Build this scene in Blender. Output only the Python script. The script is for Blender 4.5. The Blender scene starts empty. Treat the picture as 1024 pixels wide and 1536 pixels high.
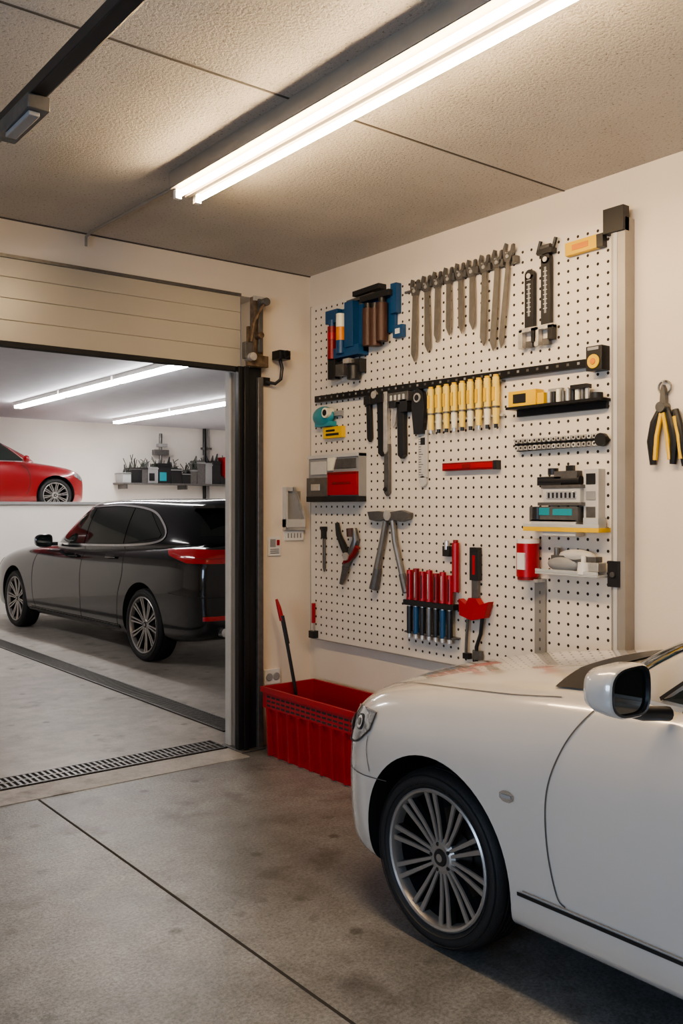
import bpy, bmesh, math, random
from mathutils import Vector, Matrix
from mathutils.bvhtree import BVHTree
random.seed(7)
S=bpy.context.scene
COL=S.collection
S.view_settings.look='AgX - Medium High Contrast'

# ------------------------------------------------------------------ materials
def mat(name,col,rough=.5,metal=0.,var=.06,vscale=8.,bump=0.,bscale=60.,coat=0.,emit=None,estr=0.,rvar=.0,trans=0.,alpha=1.):
    m=bpy.data.materials.new(name); m.use_nodes=True
    nt=m.node_tree; p=nt.nodes['Principled BSDF']
    p.inputs['Roughness'].default_value=rough; p.inputs['Metallic'].default_value=metal
    if coat: p.inputs['Coat Weight'].default_value=coat; p.inputs['Coat Roughness'].default_value=.04
    if trans: p.inputs['Transmission Weight'].default_value=trans
    if alpha<1: p.inputs['Alpha'].default_value=alpha
    tc=nt.nodes.new('ShaderNodeTexCoord')
    n=nt.nodes.new('ShaderNodeTexNoise'); n.inputs['Scale'].default_value=vscale; n.inputs['Detail'].default_value=5
    nt.links.new(tc.outputs['Object'],n.inputs['Vector'])
    r=nt.nodes.new('ShaderNodeValToRGB')
    r.color_ramp.elements[0].position=.3; r.color_ramp.elements[1].position=.7
    a=[max(0,c*(1-var)) for c in col]; b=[min(1,c*(1+var)) for c in col]
    r.color_ramp.elements[0].color=(*a,1); r.color_ramp.elements[1].color=(*b,1)
    nt.links.new(n.outputs['Fac'],r.inputs['Fac']); nt.links.new(r.outputs['Color'],p.inputs['Base Color'])
    if rvar:
        mr=nt.nodes.new('ShaderNodeMapRange'); mr.inputs['To Min'].default_value=rough-rvar; mr.inputs['To Max'].default_value=rough+rvar
        nt.links.new(n.outputs['Fac'],mr.inputs['Value']); nt.links.new(mr.outputs['Result'],p.inputs['Roughness'])
    if bump:
        n2=nt.nodes.new('ShaderNodeTexNoise'); n2.inputs['Scale'].default_value=bscale; n2.inputs['Detail'].default_value=4
        nt.links.new(tc.outputs['Object'],n2.inputs['Vector'])
        bp=nt.nodes.new('ShaderNodeBump'); bp.inputs['Strength'].default_value=bump; bp.inputs['Distance'].default_value=.01
        nt.links.new(n2.outputs['Fac'],bp.inputs['Height']); nt.links.new(bp.outputs['Normal'],p.inputs['Normal'])
    if emit:
        p.inputs['Emission Color'].default_value=(*emit,1); p.inputs['Emission Strength'].default_value=estr
    return m

def concrete(name,base,dark,rough,speck=True):
    m=bpy.data.materials.new(name); m.use_nodes=True
    nt=m.node_tree; N=nt.nodes; L=nt.links; p=N['Principled BSDF']
    g=N.new('ShaderNodeNewGeometry')
    def noise(s,d=6,r=.6):
        n=N.new('ShaderNodeTexNoise'); n.inputs['Scale'].default_value=s; n.inputs['Detail'].default_value=d; n.inputs['Roughness'].default_value=r
        L.new(g.outputs['Position'],n.inputs['Vector']); return n
    def ramp(src,p0,p1,c0,c1):
        r=N.new('ShaderNodeValToRGB'); e=r.color_ramp.elements
        e[0].position=p0; e[1].position=p1; e[0].color=(*c0,1); e[1].color=(*c1,1); L.new(src,r.inputs['Fac']); return r
    def mix(a,b,f,bt='MULTIPLY'):
        x=N.new('ShaderNodeMix'); x.data_type='RGBA'; x.blend_type=bt
        if isinstance(f,float): x.inputs[0].default_value=f
        else: L.new(f,x.inputs[0])
        L.new(a,x.inputs[6]); L.new(b,x.inputs[7]); return x.outputs[2]
    big=ramp(noise(1.1,8,.62).outputs['Fac'],.36,.64,dark,base)
    med=ramp(noise(6,8,.72).outputs['Fac'],.34,.64,(.64,.625,.605),(1,1,1))
    c=mix(big.outputs['Color'],med.outputs['Color'],.9)
    fine=ramp(noise(75,4,.85).outputs['Fac'],.36,.60,(.40,.39,.38),(1.,1.,1.))
    c=mix(c,fine.outputs['Color'],.9 if speck else .3)
    st=ramp(noise(3.1,4,.6).outputs['Fac'],.58,.68,(1,1,1),(.55,.52,.48))
    c=mix(c,st.outputs['Color'],.8)
    v=N.new('ShaderNodeTexVoronoi'); v.voronoi_dimensions='2D'; v.inputs['Scale'].default_value=3.1; L.new(g.outputs['Position'],v.inputs['Vector'])
    sp=ramp(v.outputs['Distance'],.045,.10,(.38,.35,.31),(1,1,1))
    mk=ramp(noise(1.7,2,.5).outputs['Fac'],.50,.60,(0,0,0),(.8,.8,.8))
    c=mix(c,sp.outputs['Color'],mk.outputs['Color'])
    L.new(c,p.inputs['Base Color'])
    mr=N.new('ShaderNodeMapRange'); mr.inputs['To Min'].default_value=rough-.14; mr.inputs['To Max'].default_value=rough+.18
    L.new(noise(2.2,8,.7).outputs['Fac'],mr.inputs['Value']); L.new(mr.outputs['Result'],p.inputs['Roughness'])
    bp=N.new('ShaderNodeBump'); bp.inputs['Strength'].default_value=.3; bp.inputs['Distance'].default_value=.004
    L.new(noise(90,4,.7).outputs['Fac'],bp.inputs['Height']); L.new(bp.outputs['Normal'],p.inputs['Normal'])
    return m

def plaster(name,base,dark,bump):
    m=bpy.data.materials.new(name); m.use_nodes=True
    nt=m.node_tree; N=nt.nodes; L=nt.links; p=N['Principled BSDF']; p.inputs['Roughness'].default_value=.85
    g=N.new('ShaderNodeNewGeometry')
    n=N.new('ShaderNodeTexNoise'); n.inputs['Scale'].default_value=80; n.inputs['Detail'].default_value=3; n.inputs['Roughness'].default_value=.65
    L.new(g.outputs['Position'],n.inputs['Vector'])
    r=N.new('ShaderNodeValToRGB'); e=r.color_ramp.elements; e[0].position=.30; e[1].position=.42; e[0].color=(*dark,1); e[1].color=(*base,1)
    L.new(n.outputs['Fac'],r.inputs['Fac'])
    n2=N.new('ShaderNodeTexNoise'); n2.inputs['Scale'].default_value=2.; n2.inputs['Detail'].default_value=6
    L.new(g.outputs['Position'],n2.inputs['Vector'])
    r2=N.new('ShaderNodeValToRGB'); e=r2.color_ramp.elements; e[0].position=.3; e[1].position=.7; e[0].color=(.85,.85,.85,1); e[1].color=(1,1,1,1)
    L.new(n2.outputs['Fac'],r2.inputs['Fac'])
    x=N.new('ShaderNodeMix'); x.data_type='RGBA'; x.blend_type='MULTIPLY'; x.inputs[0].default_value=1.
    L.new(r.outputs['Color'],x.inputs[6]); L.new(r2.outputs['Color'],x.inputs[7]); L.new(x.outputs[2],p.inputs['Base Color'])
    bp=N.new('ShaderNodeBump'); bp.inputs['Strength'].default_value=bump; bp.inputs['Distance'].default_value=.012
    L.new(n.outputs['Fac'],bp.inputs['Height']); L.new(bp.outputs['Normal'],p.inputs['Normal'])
    return m

WALL=mat('wall_cream_paint',(.77,.68,.57),.75,var=.03,vscale=3,bump=.06,bscale=90)
HWALL=mat('wall_hall_paint',(.84,.79,.73),.7,var=.03,vscale=2,bump=.04)
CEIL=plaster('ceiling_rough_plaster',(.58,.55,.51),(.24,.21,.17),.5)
HCEIL=mat('ceiling_hall_paint',(.58,.58,.63),.8,var=.03,bump=.05)
FLOOR=concrete('floor_concrete',(.37,.378,.385),(.205,.208,.21),.34)
HFLOOR=concrete('hall_floor_concrete',(.48,.455,.42),(.36,.335,.31),.36,False)
STRIP=concrete('threshold_concrete',(.56,.545,.52),(.45,.43,.41),.5,False)
SEAM=mat('joint_dark',(.035,.032,.03),.9)
GAP=mat('panel_gap',(.10,.09,.08),.8)
BLACK=mat('black_plastic',(.018,.018,.02),.38)
MATTE=mat('black_rubber',(.022,.022,.022),.75,bump=.2,bscale=200)
BLACKM=mat('black_painted_steel',(.025,.025,.027),.32,metal=.4,rvar=.08)
GREY=mat('grey_plastic',(.30,.30,.30),.45)
LGREY=mat('light_grey_plastic',(.55,.54,.52),.45)
STEEL=mat('brushed_steel',(.62,.60,.57),.35,metal=.6,var=.12,vscale=30,rvar=.08)
DSTEEL=mat('dark_steel',(.17,.165,.16),.38,metal=.6,var=.15,vscale=30)
TOOLST=mat('tool_grey_steel',(.25,.235,.215),.36,metal=.6,var=.1,vscale=20)
CHROME=mat('chrome',(.85,.85,.85),.12,metal=.9)
RED=mat('red_plastic',(.38,.008,.014),.36)
CRED=mat('crate_red_plastic',(.40,.012,.022),.42)
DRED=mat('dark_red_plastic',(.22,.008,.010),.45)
YEL=mat('yellow_plastic',(.80,.50,.03),.4)
PYEL=mat('pale_yellow_plastic',(.88,.66,.16),.35)
CREAM=mat('cream_plastic',(.82,.78,.62),.4)
BLUE=mat('blue_plastic',(.012,.07,.18),.42)
TEAL=mat('teal_plastic',(.03,.28,.34),.35)
BROWN=mat('brown_leather',(.07,.03,.02),.5)
ORANGE=mat('orange_plastic',(.75,.25,.03),.4)
WHITE=mat('white_plastic',(.75,.73,.70),.4)
CLEAR=mat('cloudy_plastic',(.62,.64,.64),.25,alpha=.7)
BOARD=mat('pegboard_painted',(.76,.69,.60),.55,var=.02,bump=.03)
HOLE=mat('peg_hole_dark',(.04,.03,.022),.9)
ALU=mat('aluminium_frame',(.36,.335,.30),.45,metal=.3)
FENAMEL=mat('fixture_enamel_toned_down',(.12,.11,.10),.5)  # underside enamel coloured darker to hold down the tube glare
DOORM=mat('door_panel_beige',(.50,.45,.36),.30,var=.04,vscale=2,bump=.05)
RUST=mat('rusty_galvanised',(.20,.14,.09),.6,metal=.5,var=.5,vscale=25)
FIXT=mat('fixture_grey_enamel',(.30,.28,.25),.5)
TIRE=mat('tyre_rubber',(.020,.020,.021),.62,bump=.15,bscale=150)
RIM=mat('alloy_silver',(.36,.345,.33),.3,metal=.6)
RIMD=mat('alloy_dark',(.05,.05,.052),.35,metal=.6)
DISC=mat('brake_disc',(.16,.155,.15),.4,metal=.8)
WELL=mat('wheel_well',(.012,.012,.012),.9)
WPAINT=mat('car_paint_white',(.62,.59,.55),.20,metal=.15,coat=1.,var=.01)
BPAINT=mat('car_paint_black',(.007,.008,.010),.14,coat=.6,var=.02)
RPAINT=mat('car_paint_red',(.22,.004,.007),.28,coat=1.,var=.02)
GLASS=mat('tinted_window',(.014,.020,.017),.04,coat=.6,var=.02)
LENS=mat('headlamp_lens',(.38,.39,.40),.06,metal=.6,coat=1.,var=.6,vscale=45)
TAIL=mat('tail_lamp_red',(.34,.004,.006),.12,coat=1.,emit=(1,.01,.01),estr=.05)
SPRIG=mat('dark_green_grey_cable',(.06,.075,.055),.6)
TUBEW=mat('tube_warm',(1,.9,.75),.5,emit=(1.0,.72,.42),estr=112.)
TUBEC=mat('tube_neutral_fill',(1,1,1),.5,emit=(1.0,.90,.78),estr=8.)  # tubes of the added rear fixture
TUBEB=mat('tube_cool',(1,1,1),.5,emit=(1.0,.96,.93),estr=54.)

# ------------------------------------------------------------------ builder
class B:
    def __init__(s,name):
        s.name=name; s.v=[]; s.f=[]; s.m=[]; s.mats=[]; s.T=Matrix.Identity(4)
    def mi(s,m):
        if m not in s.mats: s.mats.append(m)
        return s.mats.index(m)
    def add(s,vs,fs,m):
        o=len(s.v); k=s.mi(m)
        s.v+=[s.T@Vector(p) for p in vs]
        for f in fs: s.f.append([o+i for i in f]); s.m.append(k)
    def box(s,x0,x1,y0,y1,z0,z1,m,rot=0):
        vs=[(x,y,z) for z in (z0,z1) for y in (y0,y1) for x in (x0,x1)]
        if rot:
            cx,cy=(x0+x1)/2,(y0+y1)/2; c,sn=math.cos(rot),math.sin(rot)
            vs=[(cx+(x-cx)*c-(y-cy)*sn, cy+(x-cx)*sn+(y-cy)*c, z) for x,y,z in vs]
        s.add(vs,[(0,2,3,1),(4,5,7,6),(0,1,5,4),(2,6,7,3),(0,4,6,2),(1,3,7,5)],m)
    def cyl(s,p0,p1,r0,m,r1=None,n=16):
        s.tube([p0,p1],r0,m,n,[r0,r0 if r1 is None else r1])
    def tube(s,pts,r,m,n=8,rs=None):
        pts=[Vector(p) for p in pts]; vs=[]; fs=[]
        up=None
        for i,p in enumerate(pts):
            t=(pts[min(i+1,len(pts)-1)]-pts[max(i-1,0)]).normalized()
            if up is None: up=Vector((0,0,1)) if abs(t.z)<.9 else Vector((1,0,0))
            a=t.cross(up).normalized(); b=a.cross(t).normalized(); up=b
            rr=rs[i] if rs else r
            for k in range(n):
                w=2*math.pi*k/n; vs.append(p+a*rr*math.cos(w)+b*rr*math.sin(w))
        for i in range(len(pts)-1):
            for k in range(n):
                fs.append((i*n+k,i*n+(k+1)%n,(i+1)*n+(k+1)%n,(i+1)*n+k))
        fs.append(tuple(range(n))[::-1]); fs.append(tuple((len(pts)-1)*n+k for k in range(n)))
        s.add(vs,fs,m)
    def prism(s,pts,z0,z1,m):
        n=len(pts); vs=[(x,y,z0) for x,y in pts]+[(x,y,z1) for x,y in pts]
        fs=[tuple(range(n))[::-1],tuple(range(n,2*n))]+[(i,(i+1)%n,n+(i+1)%n,n+i) for i in range(n)]
        s.add(vs,fs,m)
    def ell(s,c,r,m,nu=20,nv=12):
        vs=[];fs=[]
        for j in range(nv+1):
            a=math.pi*j/nv
            for i in range(nu):
                w=2*math.pi*i/nu
                vs.append((c[0]+r[0]*math.sin(a)*math.cos(w),c[1]+r[1]*math.sin(a)*math.sin(w),c[2]+r[2]*math.cos(a)))
        for j in range(nv):
            for i in range(nu): fs.append((j*nu+i,(j+1)*nu+i,(j+1)*nu+(i+1)%nu,j*nu+(i+1)%nu))
        s.add(vs,fs,m)
    def lathe(s,prof,m,n=64,cx=0,cy=0,cz=0,sx=1):
        vs=[];fs=[];k=len(prof)
        for i in range(n):
            w=2*math.pi*i/n
            for x,r in prof: vs.append((cx+sx*x,cy+r*math.cos(w),cz+r*math.sin(w)))
        for i in range(n):
            j=(i+1)%n
            for a in range(k-1): fs.append((i*k+a,i*k+a+1,j*k+a+1,j*k+a))
        s.add(vs,fs,m)
    def done(s,frame=None,parent=None,bevel=0,angle=35,recenter=True):
        me=bpy.data.meshes.new(s.name)
        vs=[Vector(v) for v in s.v]
        c=Vector((0,0,0))
        if recenter:
            lo=Vector([min(v[i] for v in vs) for i in range(3)]); hi=Vector([max(v[i] for v in vs) for i in range(3)]); c=(lo+hi)/2
        me.from_pydata([tuple(v-c) for v in vs],[],s.f)
        for m in s.mats: me.materials.append(m)
        me.polygons.foreach_set('material_index',s.m)
        bm=bmesh.new(); bm.from_mesh(me); bmesh.ops.recalc_face_normals(bm,faces=bm.faces); bm.to_mesh(me); bm.free()
        me.polygons.foreach_set('use_smooth',[True]*len(me.polygons)); me.set_sharp_from_angle(angle=math.radians(angle))
        o=bpy.data.objects.new(s.name,me); COL.objects.link(o)
        F=frame if frame else Matrix.Identity(4)
        o.matrix_world=F@Matrix.Translation(c)
        if parent: o.parent=parent
        if bevel:
            md=o.modifiers.new('bevel','BEVEL'); md.width=bevel; md.segments=2; md.limit_method='ANGLE'; md.angle_limit=math.radians(50)
        return o

def apply_mods(o):
    dg=bpy.context.evaluated_depsgraph_get(); ev=o.evaluated_get(dg)
    me=bpy.data.meshes.new_from_object(ev); o.modifiers.clear(); o.data=me
    return o

# ------------------------------------------------------------------ room shell
def slab(name,x0,x1,y0,y1,z0,z1,m):
    b=B(name); b.box(x0,x1,y0,y1,z0,z1,m); return b.done()
H=3.0
XL,XR,YB,YD=-2.5,3.5,-3.2,4.8
slab('floor',XL-.1,XR+.1,YB-.1,YD+.1,-.1,0,FLOOR)
slab('floor_hall',-3.2,10.2,YD+.1,15.6,-.1,0,HFLOOR)
slab('wall_right',XR,XR+.12,YB-.1,YD,0,H,WALL)
slab('wall_back',XL-.1,XR+.1,YB-.12,YB,0,H,WALL)
b=B('wall_left')
b.box(XL-.12,XL,YB,-.6,0,H,WALL); b.box(XL-.12,XL,1.8,YD,0,H,WALL); b.box(XL-.12,XL,-.6,1.8,0,.9,WALL); b.box(XL-.12,XL,-.6,1.8,2.3,H,WALL); b.done()
b=B('added_window_1')  # unseen window, added for the cool light on the floor
for y in (-.6,.56,1.74): b.box(XL-.09,XL-.03,y,y+.06,.9,2.3,WHITE)
for z in (.9,2.24): b.box(XL-.09,XL-.03,-.6,1.8,z,z+.06,WHITE)
b.done()
b=B('wall_front')
b.box(3.10,XR+.1,YD,YD+.2,0,H,WALL); b.box(XL-.1,-1.9,YD,YD+.2,0,H,WALL); b.box(-1.9,3.10,YD,YD+.2,2.80,H,WALL); b.done()
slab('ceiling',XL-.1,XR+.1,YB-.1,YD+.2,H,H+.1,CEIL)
slab('ceiling_hall',-3.2,10.2,YD+.2,15.6,H,H+.1,HCEIL)
slab('wall_hall_far',-3.2,10.2,15.5,15.62,0,H,HWALL)
slab('wall_hall_left',-3.3,-3.2,YD+.2,15.6,0,H,HWALL)
slab('wall_hall_right',10.2,10.3,YD+.2,15.6,0,H,HWALL)
b=B('wall_hall_back'); b.box(XR+.1,10.2,YD+.1,YD+.2,0,H,HWALL); b.box(-3.2,XL-.1,YD+.1,YD+.2,0,H,HWALL); b.done()
# raised deck in the hall carrying the red car
b=B('wall_parapet'); b.box(-3.2,10.2,12.9,13.05,0,1.53,HWALL); b.box(-3.2,10.2,12.87,13.08,1.53,1.57,GREY); b.box(-3.2,10.2,13.05,15.5,0,1.42,HWALL); b.done()
# ceiling joints
b=B('trim_1'); b.box(XL,XR,2.745,2.754,H-.003,H,GAP); b.box(XL,XR,.55,.559,H-.003,H,GAP); b.box(XL,XR,YD-.010,YD,H-.006,H,GAP); b.done()
# floor joint lines
b=B('trim_2'); b.box(1.650,1.661,YB,4.62,0,.0015,SEAM); b.box(-.75,-.739,YB,4.62,0,.0015,SEAM); b.done()
slab('trim_3',-1.9,2.93,4.63,4.87,0,.004,STRIP)
# drains
def drain(name,x0,x1,y0,y1,along):
    b=B(name); b.box(x0,x1,y0,y1,0,.003,SEAM)
    t=.012
    b.box(x0,x0+t,y0,y1,.003,.010,DSTEEL); b.box(x1-t,x1,y0,y1,.003,.010,DSTEEL)
    b.box(x0,x1,y0,y0+t,.003,.010,DSTEEL); b.box(x0,x1,y1-t,y1,.003,.010,DSTEEL)
    p=.034
    if along=='x':
        x=x0+.02
        while x<x1-.02: b.box(x,x+.015,y0,y1,.003,.009,DSTEEL); x+=p
        b.box(x0,x1,(y0+y1)/2-.008,(y0+y1)/2+.008,.003,.0095,DSTEEL)
    else:
        y=y0+.02
        while y<y1-.02: b.box(x0,x1,y,y+.015,.003,.009,DSTEEL); y+=p
    return b.done()
drain('drain_grate',-1.9,2.93,4.885,5.09,'x')
drain('drain_grate',3.12,3.31,5.25,12.6,'y')

# door frame, sectional door
b=B('door_frame')
b.box(2.935,3.10,4.76,4.80,.0,2.36,BLACKM); b.box(2.965,3.0,4.74,4.76,.0,2.36,BLACKM); b.box(3.06,3.10,4.735,4.76,.0,2.30,DSTEEL)
b.box(2.972,3.10,4.80,4.95,.0,2.36,ALU); b.box(2.962,2.972,4.83,4.85,.0,2.34,SEAM); b.box(2.955,2.972,4.90,4.955,.0,2.34,LGREY)
b.box(-1.9,-1.78,4.76,4.95,0,2.36,BLACKM)
b.box(2.932,3.11,4.72,4.96,0,.012,DSTEEL)
b.done(bevel=.004)
b=B('door_1')
zs=[2.36,2.475,2.59,2.70,2.80]
prof=[(4.845,2.36),(4.80,2.36)]
for i in range(1,5):
    z=zs[i]; prof+=[(4.80,z-.006),(4.805,z-.003),(4.80,z)] if i<4 else [(4.80,z)]
prof+=[(4.845,2.80)]
n=len(prof); vs=[(-1.78,y,z) for y,z in prof]+[(2.97,y,z) for y,z in prof]
b.add(vs,[tuple(range(n)),tuple(range(n,2*n))[::-1]]+[(i,n+i,n+(i+1)%n,(i+1)%n) for i in range(n)],DOORM)
b.box(-1.78,2.965,4.795,4.85,2.335,2.362,MATTE)
b.box(-1.78,2.97,4.785,4.80,2.795,2.812,DSTEEL)
b.done()
b=B('door_track_bracket')
b.box(3.04,3.10,4.74,4.80,2.36,2.80,RUST); b.box(3.055,3.085,4.72,4.74,2.45,2.78,DSTEEL)
b.box(2.97,3.12,4.71,4.74,2.36,2.43,RUST); b.box(2.94,2.99,4.69,4.73,2.40,2.50,DSTEEL)
b.cyl((2.98,4.66,2.41),(2.98,4.74,2.41),.025,STEEL); b.cyl((3.05,4.68,2.55),(3.05,4.74,2.55),.02,RUST)
b.cyl((3.09,4.68,2.76),(3.09,4.74,2.76),.025,DSTEEL); b.tube([(2.98,4.69,2.5),(3.0,4.69,2.62),(3.07,4.69,2.74)],.009,RUST)
b.box(2.97,2.99,4.71,4.73,2.50,2.60,RUST); b.box(3.03,3.11,4.735,4.75,2.77,2.80,STEEL)
b.done(bevel=.002)

# security camera on wall
b=B('security_camera')
b.box(3.115,3.175,4.775,4.80,2.26,2.31,BLACK); b.tube([(3.145,4.78,2.28),(3.19,4.74,2.27),(3.225,4.73,2.30),(3.235,4.73,2.37),(3.22,4.73,2.42)],.011,BLACK,10)
b.box(3.185,3.265,4.68,4.77,2.42,2.475,BLACK); b.cyl((3.225,4.69,2.448),(3.225,4.655,2.448),.024,BLACKM); b.cyl((3.225,4.656,2.448),(3.225,4.652,2.448),.016,GLASS)
b.done(bevel=.004)
b=B('wall_dispenser')
b.box(3.285,3.445,4.765,4.80,1.35,1.37,STEEL)
b.box(3.285,3.30,4.76,4.80,1.37,1.625,LGREY); b.box(3.30,3.345,4.77,4.80,1.60,1.625,LGREY); b.box(3.285,3.43,4.75,4.80,1.37,1.42,LGREY); b.box(3.30,3.42,4.79,4.80,1.42,1.60,GREY)
b.add([(3.345,4.76,1.625),(3.43,4.76,1.42),(3.445,4.76,1.42),(3.36,4.76,1.625),(3.345,4.80,1.625),(3.43,4.80,1.42),(3.445,4.80,1.42),(3.36,4.80,1.625)],[(0,1,2,3),(4,7,6,5),(0,4,5,1),(1,5,6,2),(2,6,7,3),(3,7,4,0)],STEEL)
b.box(3.30,3.44,4.785,4.80,1.285,1.345,WHITE)
for i in range(5): b.box(3.315+i*.024,3.325+i*.024,4.783,4.786,1.30,1.33,GREY)
b.done()
b=B('wall_notice'); b.box(3.17,3.265,4.79,4.80,1.19,1.31,WHITE); b.box(3.185,3.225,4.787,4.79,1.245,1.295,GREY); b.box(3.235,3.255,4.787,4.79,1.255,1.29,RED)
for i in range(3): b.box(3.185,3.25,4.787,4.79,1.205+i*.012,1.209+i*.012,DSTEEL)
b.done()
b=B('wall_socket'); b.box(3.14,3.26,4.785,4.80,.38,.475,WHITE); b.cyl((3.175,4.786,.428),(3.175,4.78,.428),.025,GREY); b.cyl((3.228,4.786,.428),(3.228,4.78,.428),.025,GREY); b.done(bevel=.003)

# ------------------------------------------------------------------ ceiling fixtures
def fixture(name,x,y0,y1,m,pipe=False):
    b=B(name)
    b.box(x-.085,x+.085,y0,y1,H-.073,H,FIXT); b.box(x-.083,x+.083,y0+.004,y1-.004,H-.076,H-.073,FENAMEL); b.box(x-.010,x+.010,y0+.01,y1-.01,H-.100,H-.076,FENAMEL)
    for dx in (-.05,.05):
        b.cyl((x+dx,y0+.03,H-.100),(x+dx,y1-.02,H-.100),.0125,m,n=14)
        for y in (y0+.015,y1-.015): b.box(x+dx-.014,x+dx+.014,y-.013,y+.013,H-.118,H-.075,WHITE)
    if pipe:
        b.tube([(x,y1,H-.02),(x-.03,4.70,H-.02),(x-.03,4.76,H-.03),(x-.03,4.76,H-.08)],.008,ALU,8)
    return b.done()
fixture('added_fill_tube_light',1.995,1.0,3.69,TUBEW,True)
fixture('added_fill_tube_light',-.9,-2.4,.2,TUBEC)  # added fixture behind the camera, fills the foreground
def hfix(x,y0,y1):
    b=B('hall_tube_light'); b.box(x-.06,x+.06,y0,y1,H-.05,H,WHITE); b.box(x-.05,x+.05,y0+.02,y1-.02,H-.085,H-.05,TUBEB); return b.done()
for a,c in ((8.2,9.8),(9.85,11.45),(11.5,13.2)): hfix(4.42,a,c)
for a,c in ((10.6,12.5),(12.55,14.6)): hfix(6.55,a,c)
hfix(.8,8.2,11.4)  # extra out-of-view fixture, added to brighten the hall
# door opener rail
b=B('door_opener_rail')
b.box(.965,1.015,-.5,4.72,2.76,2.80,BLACKM); b.box(1.02,1.05,-.5,4.72,2.80,2.83,DSTEEL)
b.box(.955,1.025,2.76,3.08,2.715,2.76,DSTEEL); b.box(.965,1.0,2.78,3.0,2.70,2.715,GREY)
for y in (.2,4.5): b.box(.98,1.0,y,y+.03,2.80,3.0,DSTEEL)
b.done(bevel=.003)

# ------------------------------------------------------------------ pegboard frame (local x=along wall, y=up, z=out)
FB=Matrix(((0,0,-1,3.46),(-1,0,0,4.75),(0,1,0,0),(0,0,0,1)))
b=B('pegboard')
b.box(.02,2.31,.66,2.78,-.039,0,BOARD)
b.box(.012,.02,.655,2.785,-.039,0,ALU); b.box(.02,2.31,.652,.66,-.039,0,ALU)
sx=.055; x=.075
while x<2.28:
    y=.70
    while y<2.76:
        vs=[(x+.0076*math.cos(k*math.pi/4),y+.0076*math.sin(k*math.pi/4),.0006) for k in range(8)]
        b.add(vs,[tuple(range(8))],HOLE); y+=.05
    x+=sx
b.done(FB,angle=20)
FB=Matrix(((0,0,-1,3.4585),(-1,0,0,4.75),(0,1,0,0),(0,0,0,1)))
b=B('pegboard_post'); b.box(2.313,2.385,.60,2.77,-.040,.030,ALU); b.box(2.325,2.345,.62,2.75,.030,.032,LGREY)
b.box(2.28,2.385,2.71,2.82,.0,.045,BLACK); b.box(2.30,2.36,1.145,1.26,.01,.040,BLACK); b.cyl((2.33,1.20,.04),(2.33,1.20,.05),.012,DSTEEL)
b.done(FB,bevel=.004)

# wrenches
def wrench(b,s,zt,L,lean,w,tip):
    c,sn=math.cos(lean),math.sin(lean)
    b.T=Matrix(((c,-sn,0,s),(sn,c,0,zt),(0,0,1,0),(0,0,0,1))); w2=w/2
    b.prism([(-w2*.7,-.07),(w2*.7,-.07),(w2,-L*.55),(w2*.95,-L+.03),(w2*.3,-L),(-w2*.9,-L+.045)],.018,.026,TOOLST)
    h=[(-.018,-.075),(.018,-.075),(.026,-.05),(.034,-.02),(.030,.01),(.018,.006),(.014,-.022),(-.002,-.032),(-.016,-.018),(-.014,.012),(-.026,.018),(-.036,-.01),(-.03,-.045)]
    b.prism(h,.014,.030,DSTEEL)
    b.cyl((0,-.05,.03),(0,-.05,.034),.010,STEEL); b.cyl((0,-.035,0),(0,-.035,.045),.004,STEEL,n=8)
    b.T=Matrix.Identity(4)
b=B('wrench_set')
data=[(1.03,2.745,.44,-.03,.046,0),(1.12,2.75,.41,.02,.044,0),(1.205,2.755,.37,-.02,.040,0),(1.29,2.76,.35,0,.040,0),(1.375,2.765,.36,.02,.038,0),(1.46,2.765,.35,.0,.040,0),(1.55,2.77,.45,-.03,.042,0),(1.64,2.775,.49,-.08,.040,0),(1.715,2.79,.50,-.12,.030,0)]
for d in data: wrench(b,*d)
b.box(.93,1.74,2.700,2.712,0,.012,DSTEEL)
for i in range(9): b.box(1.06+i*.085,1.085+i*.085,2.70,2.735,.004,.03,DSTEEL)
b.done(FB)

b=B('bar_clamp')
for s,zt in ((1.845,2.68),(1.945,2.74)):
    b.box(s-.027,s+.027,2.36,zt-.06,.006,.030,BLACK); b.cyl((s,zt-.06,.006),(s,zt-.06,.030),.027,BLACK)
    b.box(s-.006,s+.006,2.42,zt-.10,.030,.032,GREY)
    for i in range(9): b.box(s-.012,s+.012,2.44+i*.022,2.444+i*.022,.031,.033,LGREY)
    b.cyl((s,zt-.065,.03),(s,zt-.065,.036),.013,STEEL)
    b.box(s-.055,s+.05,2.345,2.365,.01,.04,STEEL); b.box(s-.06,s-.035,2.27,2.36,.01,.04,STEEL); b.box(s+.02,s+.05,2.29,2.36,.01,.04,BLACK); b.box(s-.02,s+.02,2.27,2.30,.01,.03,DSTEEL)
b.box(1.90,1.99,2.70,2.725,.0,.04,BLACK); b.cyl((1.915,2.735,.02),(1.97,2.735,.02),.014,DSTEEL); b.cyl((1.89,2.71,.02),(1.91,2.77,.02),.009,BLACK); b.cyl((1.98,2.71,.02),(2.0,2.77,.02),.009,BLACK)
b.done(FB,bevel=.002)
b=B('spirit_level'); b.box(2.06,2.245,2.665,2.725,0,.03,YEL,rot=.02); b.box(2.235,2.27,2.665,2.725,0,.032,BLACK,rot=.02); b.box(2.10,2.19,2.682,2.708,.03,.032,ORANGE,rot=.02); b.done(FB,bevel=.006)

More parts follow.
